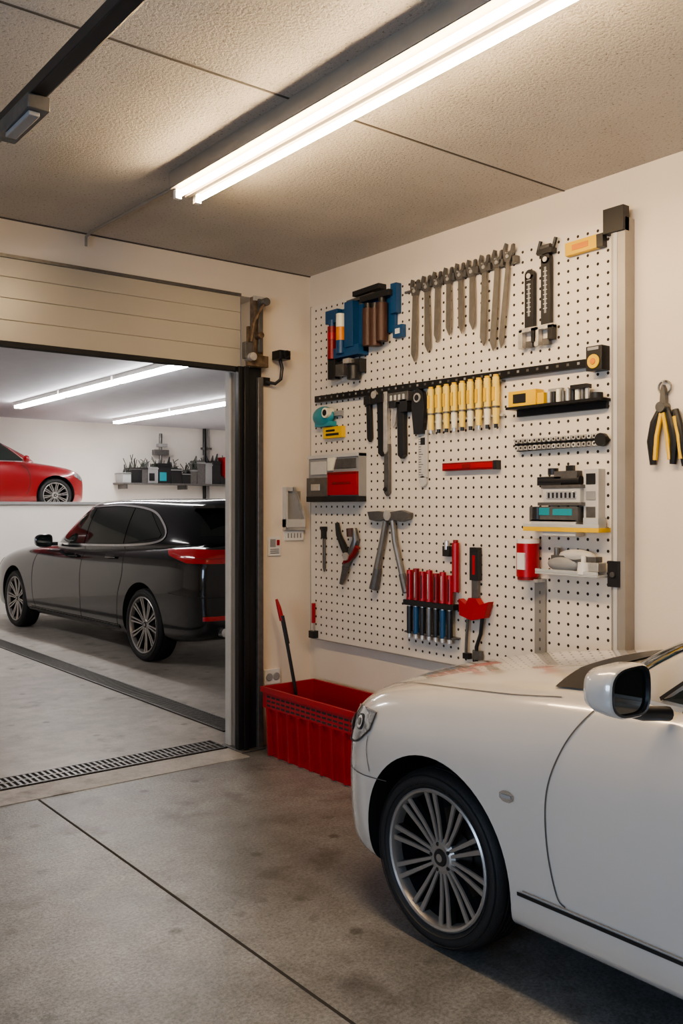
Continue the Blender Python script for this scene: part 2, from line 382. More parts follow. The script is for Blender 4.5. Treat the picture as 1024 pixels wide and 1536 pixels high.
b=B('tool_caddy')
b.box(.28,.60,2.42,2.70,0,.04,BLUE); b.box(.30,.60,2.40,2.46,.0,.08,BLUE); b.box(.60,.86,2.50,2.745,0,.02,BLUE); b.box(.84,.89,2.60,2.77,0,.04,BLUE)
b.box(.28,.40,2.62,2.70,.04,.08,BLUE)
b.box(.52,.76,2.755,2.785,0,.06,BLACK,rot=.03); b.box(.45,.70,2.725,2.745,.02,.05,DSTEEL,rot=.03); b.box(.60,.86,2.70,2.735,.02,.07,BLACK)
b.cyl((.335,2.40,.07),(.335,2.60,.07),.028,DRED); b.cyl((.335,2.60,.07),(.335,2.64,.07),.020,BLUE); b.cyl((.335,2.52,.07),(.335,2.56,.07),.029,RED)
b.cyl((.435,2.42,.08),(.435,2.50,.08),.030,BLUE); b.cyl((.435,2.58,.08),(.435,2.66,.08),.030,CREAM); b.cyl((.435,2.50,.08),(.435,2.58,.08),.030,ORANGE)
b.box(.48,.56,2.45,2.72,.04,.09,BLUE)
for s,z0 in ((.655,2.44),(.72,2.43),(.78,2.45)): b.cyl((s,z0,.05),(s,z0+.22,.05),.034,BROWN,n=14); b.cyl((s,z0+.22,.05),(s,z0+.25,.05),.022,BLACK)
b.box(.28,.58,2.30,2.38,0,.05,BLACK); b.box(.29,.36,2.28,2.42,.03,.07,BLACK); b.box(.38,.46,2.29,2.36,.04,.08,DSTEEL); b.cyl((.52,2.26,.05),(.52,2.34,.05),.04,BLACK); b.box(.44,.50,2.36,2.39,.02,.07,STEEL)
b.box(.85,.93,2.46,2.53,0,.03,BLUE); b.box(.87,.91,2.48,2.51,.03,.032,WHITE)
b.done(FB,bevel=.004)

b=B('magnetic_tool_bar'); b.prism([(.10,2.160),(2.20,2.135),(2.20,2.172),(.10,2.20)],0,.03,BLACKM)
for i in range(34):
    s=.15+i*.06; z=2.182-(s-.1)*.0125; b.box(s,s+.014,z-.006,z+.006,.03,.032,DSTEEL if i%3 else GREY)
b.done(FB,bevel=.002)
b=B('tape_measure'); b.box(2.20,2.285,2.11,2.22,.0,.06,BLACK); b.cyl((2.242,2.15,.06),(2.242,2.15,.066),.032,YEL,n=24); b.cyl((2.242,2.15,.066),(2.242,2.15,.070),.014,ORANGE); b.box(2.21,2.27,2.20,2.215,.06,.064,GREY); b.done(FB,bevel=.006)

b=B('tape_dispenser'); b.ell((.20,2.065,.035),(.105,.062,.035),TEAL); b.box(.13,.29,2.00,2.03,0,.05,TEAL); b.cyl((.265,2.08,.02),(.265,2.08,.075),.032,CREAM,n=24); b.cyl((.265,2.08,.075),(.265,2.08,.078),.02,BLACK)
b.box(.19,.38,1.925,1.995,.0,.03,YEL); b.box(.22,.35,1.94,1.955,.03,.032,BLACK); b.box(.22,.31,1.965,1.978,.03,.032,BLACK); b.box(.30,.36,2.06,2.09,0,.03,GREY); b.done(FB,bevel=.006)

def hangbar(b,s,z0,z1,w,m=BLACK,lean=0,d=.02):
    b.prism([(s-w/2,z1),(s+w/2,z1),(s+w/2+lean,z0+.02),(s+lean,z0),(s-w/2+lean,z0+.02)],.008,.008+d,m)
b=B('try_square_set')
hangbar(b,.625,1.88,2.15,.035,BLACK,.01); b.box(.60,.66,2.10,2.15,0,.04,BLACK)
b.box(.67,.78,2.10,2.15,0,.045,BLACK); b.cyl((.70,2.15,.02),(.70,2.15,.05),.022,STEEL)
hangbar(b,.735,1.79,2.12,.055,BLACK,.01); hangbar(b,.79,1.56,1.86,.040,DSTEEL,0); hangbar(b,.79,1.80,2.16,.028,STEEL,0,.03); b.cyl((.785,1.60,.03),(.785,1.60,.034),.014,BLACK)
b.box(.83,1.0,2.09,2.145,0,.05,DSTEEL); b.box(.84,.90,2.06,2.10,.01,.055,BLACK); b.box(.93,.99,2.03,2.10,.01,.05,BLACK)
for i in range(4): b.box(.85+i*.035,.868+i*.035,2.10,2.13,.05,.053,LGREY)
hangbar(b,.92,1.77,2.08,.050,BLACK,.005,.03); hangbar(b,.87,1.95,2.08,.03,STEEL,-.02)
b.done(FB,bevel=.002)
b=B('hanging_ruler'); b.prism([(1.02,2.13),(1.06,2.155),(1.10,2.13),(1.115,2.05),(1.10,1.90),(1.03,1.90),(1.01,2.05)],.006,.035,BLACK); b.cyl((1.062,2.10,.035),(1.062,2.10,.042),.026,STEEL,n=24); b.cyl((1.062,2.10,.042),(1.062,2.10,.044),.017,BLACK,n=24)
b.box(1.045,1.115,1.66,1.92,.004,.014,LGREY)
for i in range(16): b.box(1.05,1.07 if i%4 else 1.085,1.675+i*.014,1.678+i*.014,.014,.015,BLACK)
b.cyl((1.08,1.64,.004),(1.08,1.64,.014),.03,LGREY,n=20); b.box(1.065,1.10,1.84,1.88,.014,.016,BLACK)
b.done(FB,bevel=.001)

b=B('yellow_screwdriver_set')
b.box(1.14,1.67,2.125,2.135,.0,.03,DSTEEL); b.box(1.14,1.67,1.955,1.965,.0,.02,LGREY)
for i in range(9):
    s=1.17+i*.0585; zt=2.135+.002*i
    b.cyl((s,2.00,.035),(s,zt,.035),.019,PYEL,n=12); b.cyl((s,zt,.035),(s,zt+.012,.035),.014,YEL,n=12)
    b.cyl((s,1.915,.035),(s,2.00,.035),.015,CREAM if i%2 else PYEL,r1=.018,n=12); b.box(s-.008,s+.008,2.03,2.10,.053,.057,YEL)
    b.cyl((s,1.895,.035),(s,1.915,.035),.010,BLACK if i%3 else STEEL,n=10); b.box(s-.012,s-.009,2.01,2.12,.050,.056,DSTEEL); b.cyl((s,1.995,.035),(s,2.005,.035),.020,DSTEEL,n=12)
b.done(FB)

b=B('socket_shelf'); b.box(1.74,2.29,1.972,1.985,0,.08,BLACKM); b.box(1.76,2.28,1.94,1.972,0,.02,BLACKM)
b.box(1.75,1.92,1.985,2.06,.01,.07,YEL); b.box(1.78,1.86,2.0,2.045,.07,.072,BLACK); b.box(1.92,1.96,1.985,2.04,.02,.06,YEL)
for i in range(9):
    s=1.985+i*.027; h=.05+.018*random.random(); b.cyl((s,1.985,.05),(s,1.985+h,.05),.0115,[STEEL,BLACK,CREAM,DSTEEL][i%4],n=12)
b.box(2.12,2.21,2.035,2.055,.03,.07,BLACK); b.cyl((2.25,1.985,.05),(2.25,2.01,.05),.03,BLACK); b.box(1.97,2.05,2.04,2.055,.02,.04,GREY)
b.done(FB,bevel=.002)
b=B('socket_rail'); b.prism([(1.74,1.83),(2.26,1.83),(2.29,1.80),(2.26,1.775),(1.76,1.77)],0,.02,BLACKM)
for r in range(2):
    for i in range(17):
        s=1.775+i*.0285; z=1.785+r*.034; b.cyl((s,z,.02),(s,z,.042),.0115,STEEL if (i+r)%4 else LGREY,n=12); b.cyl((s,z,.042),(s,z,.0425),.006,BLACK,n=8)
b.cyl((2.265,1.80,.02),(2.265,1.80,.045),.03,BLACK); b.done(FB)
b=B('red_level'); b.box(1.25,1.63,1.69,1.732,0,.03,DRED); b.box(1.255,1.625,1.698,1.724,.03,.034,RED); b.box(1.40,1.46,1.70,1.722,.034,.036,DRED); b.box(1.615,1.64,1.688,1.734,0,.035,BLACK); b.done(FB,bevel=.003)

b=B('charger_shelf')
b.box(1.86,2.29,1.385,1.405,0,.09,YEL); b.box(1.86,2.29,1.405,1.42,.078,.09,CLEAR); b.box(1.97,2.16,1.365,1.385,.02,.08,LGREY)
b.box(1.89,2.17,1.43,1.50,.01,.08,DSTEEL); b.box(1.90,2.16,1.405,1.44,.02,.08,LGREY); b.box(1.91,2.01,1.46,1.495,.08,.082,TEAL); b.box(2.03,2.14,1.46,1.49,.08,.082,TEAL); b.cyl((1.93,1.44,.06),(1.93,1.50,.06),.03,BLACK)
b.box(1.97,2.18,1.52,1.585,.0,.075,LGREY); b.box(1.99,2.16,1.535,1.57,.075,.078,CHROME)
for i in range(7): b.box(2.0+i*.024,2.01+i*.024,1.54,1.565,.078,.080,BLACK)
b.box(1.92,2.06,1.60,1.64,0,.06,BLACK); b.cyl((1.93,1.62,.04),(2.16,1.62,.04),.022,BLACK); b.box(2.02,2.15,1.63,1.665,.02,.06,DSTEEL); b.cyl((2.0,1.65,.04),(2.0,1.68,.04),.025,BLACK); b.box(2.08,2.12,1.66,1.69,.03,.05,BLACK)
b.box(2.18,2.26,1.43,1.67,0,.05,LGREY); b.box(2.195,2.245,1.45,1.50,.05,.053,DSTEEL); b.box(2.195,2.245,1.60,1.65,.05,.053,BLACK); b.box(2.195,2.245,1.53,1.57,.05,.053,GREY); b.box(2.20,2.28,1.405,1.45,.02,.08,CLEAR)
b.box(1.96,2.19,1.585,1.60,0,.08,DSTEEL); b.box(1.94,2.19,1.505,1.52,0,.08,DSTEEL)
b.done(FB,bevel=.003)

b=B('drawer_case')
b.box(.08,.58,1.56,1.82,0,.06,GREY); b.box(.08,.58,1.80,1.82,0,.07,LGREY); b.box(.30,.58,1.57,1.70,.06,.08,RED); b.box(.30,.58,1.695,1.71,.06,.082,DRED); b.box(.35,.53,1.635,1.65,.08,.083,DRED)
b.box(.08,.30,1.55,1.68,.06,.078,DSTEEL); b.box(.08,.58,1.53,1.565,0,.08,BLACK); b.box(.11,.27,1.70,1.78,.06,.068,LGREY); b.box(.32,.56,1.73,1.79,.06,.064,DSTEEL); b.box(.13,.22,1.60,1.64,.078,.081,STEEL)
b.prism([(.29,1.72),(.34,1.72),(.37,1.80),(.29,1.80)],.06,.074,CREAM)
b.done(FB,bevel=.006)

b=B('hex_driver'); b.box(.165,.195,1.30,1.375,.005,.03,BLACK); b.box(.158,.202,1.355,1.375,.004,.034,BLACK); b.prism([(.172,1.30),(.192,1.30),(.195,1.12),(.184,1.09),(.172,1.12)],.01,.022,DSTEEL); b.done(FB,bevel=.003)
b=B('slip_joint_pliers'); b.T=Matrix.Translation((0,0,.007))
b.tube([(.33,1.40,.02),(.345,1.33,.02),(.40,1.26,.025),(.44,1.20,.025)],.018,BLACK,10,[.014,.018,.022,.02])
b.tube([(.50,1.37,.02),(.515,1.30,.02),(.47,1.22,.02),(.41,1.13,.02),(.39,1.05,.02)],.02,DSTEEL,10,[.016,.024,.024,.022,.012])
b.tube([(.475,1.37,.03),(.48,1.32,.03)],.028,BROWN,10); b.tube([(.54,1.26,.03),(.50,1.21,.03),(.42,1.16,.03)],.016,DRED,10); b.tube([(.43,1.13,.03),(.385,1.03,.03)],.022,DSTEEL,10,[.024,.014])
b.cyl((.45,1.20,.01),(.45,1.20,.055),.024,STEEL); b.done(FB)
b=B('bolt_cutter')
b.prism([(.64,1.47),(.66,1.425),(.72,1.415),(.80,1.43),(.81,1.465),(.74,1.475)],.01,.045,DSTEEL)
b.prism([(.84,1.47),(.85,1.43),(.93,1.415),(.99,1.43),(1.0,1.465),(.93,1.48)],.01,.045,DSTEEL)
b.cyl((.82,1.45,.0),(.82,1.45,.05),.03,STEEL); b.tube([(.79,1.42,.03),(.76,1.30,.03),(.70,1.10,.03),(.685,1.03,.03)],.02,TOOLST,10,[.017,.019,.022,.026]); b.tube([(.72,1.14,.03),(.683,1.02,.03)],.03,DSTEEL,10,[.024,.030])
b.tube([(.85,1.42,.03),(.87,1.30,.03),(.93,1.12,.03),(.965,1.02,.03)],.018,TOOLST,10,[.017,.018,.018,.018]); b.tube([(.93,1.12,.03),(.965,1.02,.03)],.03,DSTEEL,10,[.021,.023]); b.done(FB)

b=B('red_screwdriver_rack')
b.box(.97,1.36,.955,.985,0,.06,BLACK); b.box(.97,1.36,.80,.81,0,.05,DSTEEL)
for i in range(7):
    s=1.01+i*.052; zt=1.15+.012*(i%2)-.002*i
    b.cyl((s,.985,.045),(s,zt,.045),.020,DRED if i%3==1 else RED,r1=.018,n=10); b.box(s+.004,s+.010,1.0,zt-.02,.06,.066,STEEL if i%2 else BLACK); b.cyl((s,.93,.045),(s,.985,.045),.012,STEEL,n=10)
    b.cyl((s,.80,.045),(s,.95,.045),.017,[BLACK,BLUE,BLACK,DSTEEL][i%4],n=10); b.cyl((s,.775,.045),(s,.80,.045),.014,STEEL,n=10)
b.cyl((1.35,1.05,.03),(1.35,1.31,.03),.02,RED,n=10); b.cyl((1.35,1.31,.03),(1.35,1.325,.03),.014,DRED,n=10)
b.box(1.25,1.30,1.235,1.29,0,.03,BLACK); b.cyl((1.275,1.27,.02),(1.275,1.32,.02),.014,STEEL,n=10); b.done(FB,bevel=.002)

b=B('red_clamp'); b.box(1.455,1.515,1.12,1.275,.005,.035,BLACK); b.box(1.465,1.505,1.02,1.13,.01,.03,DSTEEL); b.box(1.46,1.51,1.27,1.29,.0,.04,BLACK); b.box(1.475,1.495,1.15,1.25,.035,.037,RED)
b.prism([(1.39,1.02),(1.395,.935),(1.48,.915),(1.57,.935),(1.60,1.02),(1.54,1.0),(1.51,1.03),(1.46,1.03),(1.44,.995)],.01,.05,RED)
b.tube([(1.44,.93,.03),(1.43,.82,.03),(1.425,.72,.03)],.008,DSTEEL,8); b.tube([(1.54,.93,.03),(1.53,.85,.03),(1.50,.78,.03),(1.50,.70,.03)],.010,BLACK,8); b.box(1.41,1.45,.71,.74,.01,.04,BLACK); b.box(1.48,1.53,.715,.76,.01,.04,DSTEEL); b.done(FB,bevel=.003)

b=B('red_canister'); b.cyl((1.86,1.165,.055),(1.86,1.325,.055),.054,RED,n=28); b.cyl((1.86,1.325,.055),(1.86,1.345,.055),.055,WHITE,n=28); b.cyl((1.86,1.15,.055),(1.86,1.165,.055),.05,DRED,n=28); b.box(1.84,1.885,1.20,1.28,.098,.110,WHITE); b.box(1.81,1.93,1.14,1.155,0,.07,STEEL)
b.box(1.865,1.93,.68,1.15,.004,.012,ALU)
for i in range(9): b.box(1.893,1.903,.72+i*.045,.735+i*.045,.012,.0125,DSTEEL)
b.done(FB)
b=B('glass_shelf'); b.box(1.94,2.29,1.185,1.195,0,.10,CLEAR); b.box(1.94,2.29,1.195,1.21,.09,.10,CLEAR); b.ell((2.07,1.235,.05),(.09,.04,.035),GREY); b.box(2.01,2.26,1.25,1.275,.02,.07,DSTEEL); b.ell((2.14,1.275,.045),(.10,.03,.03),LGREY); b.cyl((2.20,1.195,.075),(2.20,1.25,.075),.030,WHITE,r1=.026,n=20); b.cyl((2.20,1.25,.075),(2.20,1.28,.075),.012,WHITE); b.cyl((2.03,1.25,.05),(2.03,1.31,.05),.014,DSTEEL); b.box(2.21,2.28,1.21,1.25,.02,.08,STEEL); b.done(FB,bevel=.002)
b=B('small_screwdriver'); b.cyl((.075,.76,.02),(.075,.885,.02),.013,RED,n=10); b.cyl((.075,.70,.02),(.075,.76,.02),.006,STEEL,n=8); b.box(.05,.10,.665,.71,0,.04,BLACK); b.done(FB)

# pliers hanging on the wall to the right
FW=Matrix(((0,0,-1,3.50),(-1,0,0,2.30),(0,1,0,0),(0,0,0,1)))
b=B('yellow_pliers')
for sg,cx in ((1,.055),(-1,.125)):
    b.tube([(cx+.02*sg,1.92,.02),(cx-.005*sg,1.86,.025),(cx-.02*sg,1.78,.025),(cx-.012*sg,1.68,.025)],.016,BLACK,10,[.013,.019,.020,.014])
    b.tube([(cx+.030*sg,1.90,.03),(cx+.01*sg,1.80,.033),(cx-.0*sg,1.70,.03)],.010,YEL,8)
b.cyl((.09,1.925,0),(.09,1.925,.05),.022,DSTEEL)
b.prism([(.075,1.93),(.105,1.93),(.10,2.0),(.092,2.02),(.088,2.02),(.08,2.0)],.008,.03,DSTEEL)
b.tube([(.145,1.91,.02),(.165,1.84,.025),(.185,1.74,.025),(.19,1.67,.02)],.016,BLACK,10,[.014,.019,.018,.013]); b.tube([(.15,1.88,.035),(.17,1.80,.038),(.18,1.70,.035)],.009,YEL,8)
b.tube([(.09+.03*math.cos(a),2.01+.028*math.sin(a),.012) for a in [k*math.pi/8 for k in range(17)]],.004,DSTEEL,8)
b.cyl((.09,2.035,0),(.09,2.035,.03),.005,STEEL); b.done(FW)

# ------------------------------------------------------------------ crate + brush
def crate():
    b=B('red_storage_crate')
    x0,x1,y0,y1=3.02,3.40,3.66,4.62; h=.415; t=.03
    def ring(ins,z): return [(x0+ins,y0+ins,z),(x1-ins,y0+ins,z),(x1-ins,y1-ins,z),(x0+ins,y1-ins,z)]
    def wall(i0,z0,i1,z1,m=CRED):
        b.add(ring(i0,z0)+ring(i1,z1),[(k,(k+1)%4,4+(k+1)%4,4+k) for k in range(4)],m)
    wall(t,.0,.012,.29); wall(.012,.29,.0,.29); wall(0,.29,0,.385); wall(0,.385,-.012,.385); wall(-.012,.385,-.012,h); wall(-.012,h,.006,h); wall(.006,h,.010,.30); wall(.010,.30,t+.008,.012)
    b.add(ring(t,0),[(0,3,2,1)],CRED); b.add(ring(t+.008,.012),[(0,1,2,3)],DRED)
    F6=[(0,1,2,3),(4,7,6,5),(0,4,5,1),(1,5,6,2),(2,6,7,3),(3,7,4,0)]
    for i in range(9):
        y=y0+.06+i*(y1-y0-.12)/8
        b.add([(x0+t-.030,y-.009,.01),(x0-.012,y-.009,.29),(x0+.012,y-.008,.29),(x0+t,y-.008,.01),(x0+t-.030,y+.009,.01),(x0-.012,y+.009,.29),(x0+.012,y+.008,.29),(x0+t,y+.008,.01)],F6,CRED)
    for i in range(4):
        x=x0+.05+i*(x1-x0-.1)/3
        for yy,sg in ((y0,1),(y1,-1)):
            b.add([(x-.008,yy+sg*(t-.014),.01),(x-.008,yy-sg*.002,.29),(x-.008,yy+sg*.012,.29),(x-.008,yy+sg*t,.01),(x+.008,yy+sg*(t-.014),.01),(x+.008,yy-sg*.002,.29),(x+.008,yy+sg*.012,.29),(x+.008,yy+sg*t,.01)],F6,CRED)
    for r in range(3):
        for i in range(18):
            y=y0+.03+i*.050; b.box(x0-.0012,x0,y,y+.036,.303+r*.026,.315+r*.026,SEAM); b.box(x1,x1+.0012,y,y+.036,.305+r*.026,.315+r*.026,SEAM)
        for i in range(6):
            x=x0+.04+i*.052; b.box(x,x+.036,y0-.0012,y0,.303+r*.026,.315+r*.026,SEAM)
    b.box(x0+.06,x0+.072,y0+.012,y1-.012,.27,.385,CRED)
    return b.done()
crate()
b=B('cleaning_brush'); b.T=Matrix.Translation((.045,0,0)); b.tube([(3.18,4.50,.02),(3.155,4.54,.40),(3.13,4.60,.70)],.011,BLACK,10); b.tube([(3.135,4.59,.66),(3.118,4.625,.83)],.014,BLACK,10); b.tube([(3.118,4.625,.80),(3.108,4.645,.88),(3.10,4.66,.93)],.012,RED,10,[.016,.014,.008]); b.box(3.10,3.26,4.47,4.53,.013,.06,BLACK); b.done()

# ------------------------------------------------------------------ cars
def ringpts(W,zb,zs,zt):
    h=zs-zb; d=zt-zs
    return [(0,zb),(.80*W,zb),(.93*W,zb+.02),(.975*W,zb+.14*h),(.995*W,zb+.42*h),(1.0*W,zb+.68*h),(.975*W,zb+.90*h),(.90*W,zs+.22*d),(.70*W,zs+.62*d),(.38*W,zs+.92*d),(0,zt)]
def loft(secs):
    v=[];f=[]
    for y,W,zb,zs,zt in secs:
        r=ringpts(W,zb,zs,zt); v+=[(x,y,z) for x,z in r]+[(-x,y,z) for x,z in r[9:0:-1]]
    n=20
    for i in range(len(secs)-1):
        for k in range(n): f.append((i*n+k,i*n+(k+1)%n,(i+1)*n+(k+1)%n,(i+1)*n+k))
    for o,rev in ((0,0),((len(secs)-1)*n,1)):
        c=[(0,1,19),(9,10,11)]+[(k,k+1,20-k-1,20-k) for k in range(1,9)]
        for q in c: f.append(tuple(o+j for j in (q[::-1] if rev else q)))
    return v,f
def cabin(bot,top,crown):
    rows=[]
    rows.append([(x*1.0,y,z-.10) for x,y,z in bot]); rows.append(bot)
    mid=[tuple((a*.5+c*.5) for a,c in zip(p,q)) for p,q in zip(bot,top)]
    mid=[(x*1.025,y,z) for x,y,z in mid]; rows.append(mid); rows.append(top)
    cy=sum(p[1] for p in top)/len(top)
    rows.append([(x*.90,cy+(y-cy)*.955,z+.62*(crown-z)) for x,y,z in top]); rows.append([(x*.5,cy+(y-cy)*.90,z+.93*(crown-z)) for x,y,z in top])
    n=len(bot); v=[];f=[];idx={}
    def vi(r,i,s):
        x,y,z=rows[r][i]
        key=(r,i,0 if abs(x)<1e-6 else s)
        if key not in idx: idx[key]=len(v); v.append((s*x if key[2] else 0,y,z))
        return idx[key]
    R=len(rows)
    for s in (1,-1):
        for r in range(R-1):
            for i in range(n-1): f.append((vi(r,i,s),vi(r,i+1,s),vi(r+1,i+1,s),vi(r+1,i,s)))
    for r in (R-1,0):
        for i in range(n-1):
            q=[vi(r,i,1),vi(r,i+1,1),vi(r,i+1,-1),vi(r,i,-1)]; u=[]
            for a in q:
                if a not in u: u.append(a)
            if len(u)>2: f.append(tuple(u))
    return v,f
def meshobj(name,v,f,mats,sub):
    me=bpy.data.meshes.new(name); me.from_pydata(v,[],f)
    for m in mats: me.materials.append(m)
    bm=bmesh.new(); bm.from_mesh(me); bmesh.ops.recalc_face_normals(bm,faces=bm.faces); bm.to_mesh(me); bm.free()
    o=bpy.data.objects.new(name,me); COL.objects.link(o)
    md=o.modifiers.new('s','SUBSURF'); md.levels=sub; md.render_levels=sub
    apply_mods(o)
    o.data.polygons.foreach_set('use_smooth',[True]*len(o.data.polygons))
    return o
def interp(pts,u):
    L=[0]
    for a,c in zip(pts,pts[1:]): L.append(L[-1]+math.hypot(c[0]-a[0],c[1]-a[1]))
    t=u*L[-1]
    for i in range(len(pts)-1):
        if t<=L[i+1]+1e-9:
            k=(t-L[i])/max(1e-9,L[i+1]-L[i]); return (pts[i][0]+(pts[i+1][0]-pts[i][0])*k, pts[i][1]+(pts[i+1][1]-pts[i][1])*k)
    return pts[-1]
def smooth(pts,n=8):
    P=[pts[0]]+list(pts)+[pts[-1]]; out=[]
    for i in range(1,len(P)-2):
        for k in range(n):
            t=k/n; a,b_,c,d=P[i-1],P[i],P[i+1],P[i+2]
            out.append(tuple(.5*((2*b_[j])+(-a[j]+c[j])*t+(2*a[j]-5*b_[j]+4*c[j]-d[j])*t*t+(-a[j]+3*b_[j]-3*c[j]+d[j])*t**3) for j in range(2)))
    out.append(pts[-1]); return out
class Skin:
    def __init__(s,objs):
        v=[];p=[]
        for o in objs:
            k=len(v); v+=[x.co.copy() for x in o.data.vertices]; p+=[[k+i for i in q.vertices] for q in o.data.polygons]
        s.t=BVHTree.FromPolygons(v,p)
DIRS={'L':(Vector((1,0,0)),Vector((0,1,0))),'R':(Vector((0,1,0)),Vector((1,0,0))),'F':(Vector((0,-1,0)),Vector((1,0,0))),
 'FL':(Vector((1,-1,0)).normalized(),Vector((1,1,0)).normalized()),'RL':(Vector((1,1,0)).normalized(),Vector((1,-1,0)).normalized()),'T':(Vector((0,0,-1)),None)}
def cast(sk,dn,u,z):
    d,e=DIRS[dn]
    if dn=='T': o=Vector((u,z,5))
    else: o=e*u+Vector((0,0,z))-d*8
    h=sk.t.ray_cast(o,d)
    if h[0] is None: return None,None
    n=h[1]
    if n.dot(d)>0: n=-n
    return h[0],n
def patch(b,sk,dn,bot,top,m,off=.003,nu=24,nv=8,mirror=True,sm=False):
    if sm: bot=smooth(bot); top=smooth(top)
    g=[];ok=[]
    for j in range(nv+1):
        for i in range(nu+1):
            p=interp(bot,i/nu); q=interp(top,i/nu); k=j/nv
            h,n=cast(sk,dn,p[0]+(q[0]-p[0])*k,p[1]+(q[1]-p[1])*k)
            ok.append(h is not None); g.append((h+n*off) if h is not None else Vector((0,0,.5)))
    fs=[]
    for j in range(nv):
        for i in range(nu):
            q=(j*(nu+1)+i,j*(nu+1)+i+1,(j+1)*(nu+1)+i+1,(j+1)*(nu+1)+i)
            if all(ok[a] for a in q): fs.append(q)
    b.add(g,fs,m)
    if mirror: b.add([Vector((-p.x,p.y,p.z)) for p in g],[q[::-1] for q in fs],m)
def line(b,sk,dn,pts,w,m,off=.0025,mirror=True,n=60,sm=True):
    if sm: pts=smooth(pts)
    P=[]
    for i in range(n+1):
        u=interp(pts,i/n); h,nn=cast(sk,dn,u[0],u[1])
        if h is not None: P.append((h+nn*off,nn))
    vs=[];fs=[]
    for i,(p,nn) in enumerate(P):
        t=(P[min(i+1,len(P)-1)][0]-P[max(i-1,0)][0]).normalized(); sd=nn.cross(t).normalized()*w/2
        vs+=[p-sd,p+sd]
    for i in range(len(P)-1): fs.append((2*i,2*i+1,2*i+3,2*i+2))
    b.add(vs,fs,m)
    if mirror: b.add([Vector((-p.x,p.y,p.z)) for p in vs],[q[::-1] for q in fs],m)
def wing_mirror(b,cx,cy,cz,w,h,paint,sg=-1,dep=.11):
    N=32
    def ring(k,y,dz=0):
        r=[]
        for i in range(N):
            a=2*math.pi*i/N; c,s=math.cos(a),math.sin(a)
            x=math.copysign(abs(c)**.62,c)*w/2*k; z=math.copysign(abs(s)**.62,s)*h/2*k*(1+.12*sg*c*-1)
            r.append((cx+x,cy+y,cz+z+dz))
        return r
    R=[ring(.93,-.004),ring(1,0),ring(1.0,dep*.25),ring(.95,dep*.55),ring(.80,dep*.82),ring(.5,dep*.97),ring(.12,dep)]
    vs=[p for r in R for p in r]; fs=[]
    for j in range(len(R)-1):
        for i in range(N): fs.append((j*N+i,j*N+(i+1)%N,(j+1)*N+(i+1)%N,(j+1)*N+i))
    fs.append(tuple((len(R)-1)*N+i for i in range(N))); b.add(vs,fs,paint)
    a=ring(.94,-.006); c=ring(.86,-.006); d=ring(.84,.008)
    b.add(a+c+d,[(i,(i+1)%N,N+(i+1)%N,N+i) for i in range(N)]+[(N+i,N+(i+1)%N,2*N+(i+1)%N,2*N+i) for i in range(N)],BLACK)
    b.add(ring(.85,.004),[tuple(range(N))],GLASS)

def wheel(name,parent,cx,cy,R,rr,w,sd,npair=10):
    b=B(name); X=w/2
    prof=[(X-.02,rr+.002),(X-.004,rr+.02),(X,rr+(R-rr)*.5),(X-.004,R-.022),(X-.018,R-.006),(X-.035,R-.001)]
    k=5
    for i in range(k):
        xa=(X-.035)-(i+.35)*(w-.07)/k; prof+=[(xa+.006,R),(xa+.004,R-.007),(xa-.004,R-.007),(xa-.006,R)]
    prof+=[(-X+.035,R-.001),(-X+.018,R-.006),(-X,rr+(R-rr)*.5),(-X+.02,rr-.01)]
    b.lathe(prof,TIRE,96,cx,cy,R,sd)
    for q in (.30,.72): b.lathe([(X-.003,rr+(R-rr)*q-.002),(X+.0012,rr+(R-rr)*q),(X-.003,rr+(R-rr)*q+.002)],TIRE,96,cx,cy,R,sd)
    b.lathe([(X-.022,rr+.006),(X-.010,rr+.006),(X-.006,rr),(X-.010,rr-.007),(X-.022,rr-.012),(X-.05,rr-.016)],RIM,96,cx,cy,R,sd)
    b.lathe([(X-.05,rr-.016),(-X+.03,rr-.03),(-X+.03,.0)],RIMD,64,cx,cy,R,sd)
    b.lathe([(-.03,.0),(-.03,rr*.66),(-.045,rr*.66),(-.045,0)],DISC,48,cx,cy,R,sd)
    b.lathe([(X-.03,0),(X-.03,.026),(X-.036,.030)],RIMD,24,cx,cy,R,sd); b.lathe([(X-.029,0),(X-.029,.014)],RIM,20,cx,cy,R,sd)
    b.lathe([(X-.036,.030),(X-.034,.045),(X-.045,.064),(-.02,.070),(-.03,.0)],RIM,40,cx,cy,R,sd)
    def spoke(a,da0,da1,r0,r1,w0,w1,xf0,xf1,th,m):
        def pt(r,tan,x):
            return (cx+sd*x,cy+r*math.cos(a)-tan*math.sin(a),R+r*math.sin(a)+tan*math.cos(a))
        rm=(r0+r1)*.5; xm=(xf0+xf1)/2-.004; tm=(da0+da1)/2; wm=(w0+w1)/2
        st=[(r0,da0,w0,xf0),(rm,tm,wm,xm),(r1,da1,w1,xf1)]
        vs=[]
        for r,t,wd,xf in st: vs+=[pt(r,t-wd,xf),pt(r,t+wd,xf),pt(r,t+wd*1.3,xf-th),pt(r,t-wd*1.3,xf-th)]
        fs=[(3,2,1,0),(8,9,10,11)]
        for i in range(2):
            for q in range(4): fs.append((i*4+q,i*4+(q+1)%4,(i+1)*4+(q+1)%4,(i+1)*4+q))
        b.add(vs,fs,m)
    for i in range(npair):
        a=2*math.pi*i/npair+.15
        for s in (-1,1):
            spoke(a,s*.008,s*.020,.045,rr-.010,.0050,.0078,X-.038,X-.018,.006,RIM)
            spoke(a,s*.008,s*.020,.045,rr-.010,.0065,.0085,X-.044,X-.024,.022,RIMD)
    for i in range(5):
        a=2*math.pi*i/5; b.cyl((cx+sd*(X-.05),cy+.045*math.cos(a),R+.045*math.sin(a)),(cx+sd*(X-.034),cy+.045*math.cos(a),R+.045*math.sin(a)),.007,RIMD,n=8)
    return b.done(parent=parent,recenter=False)

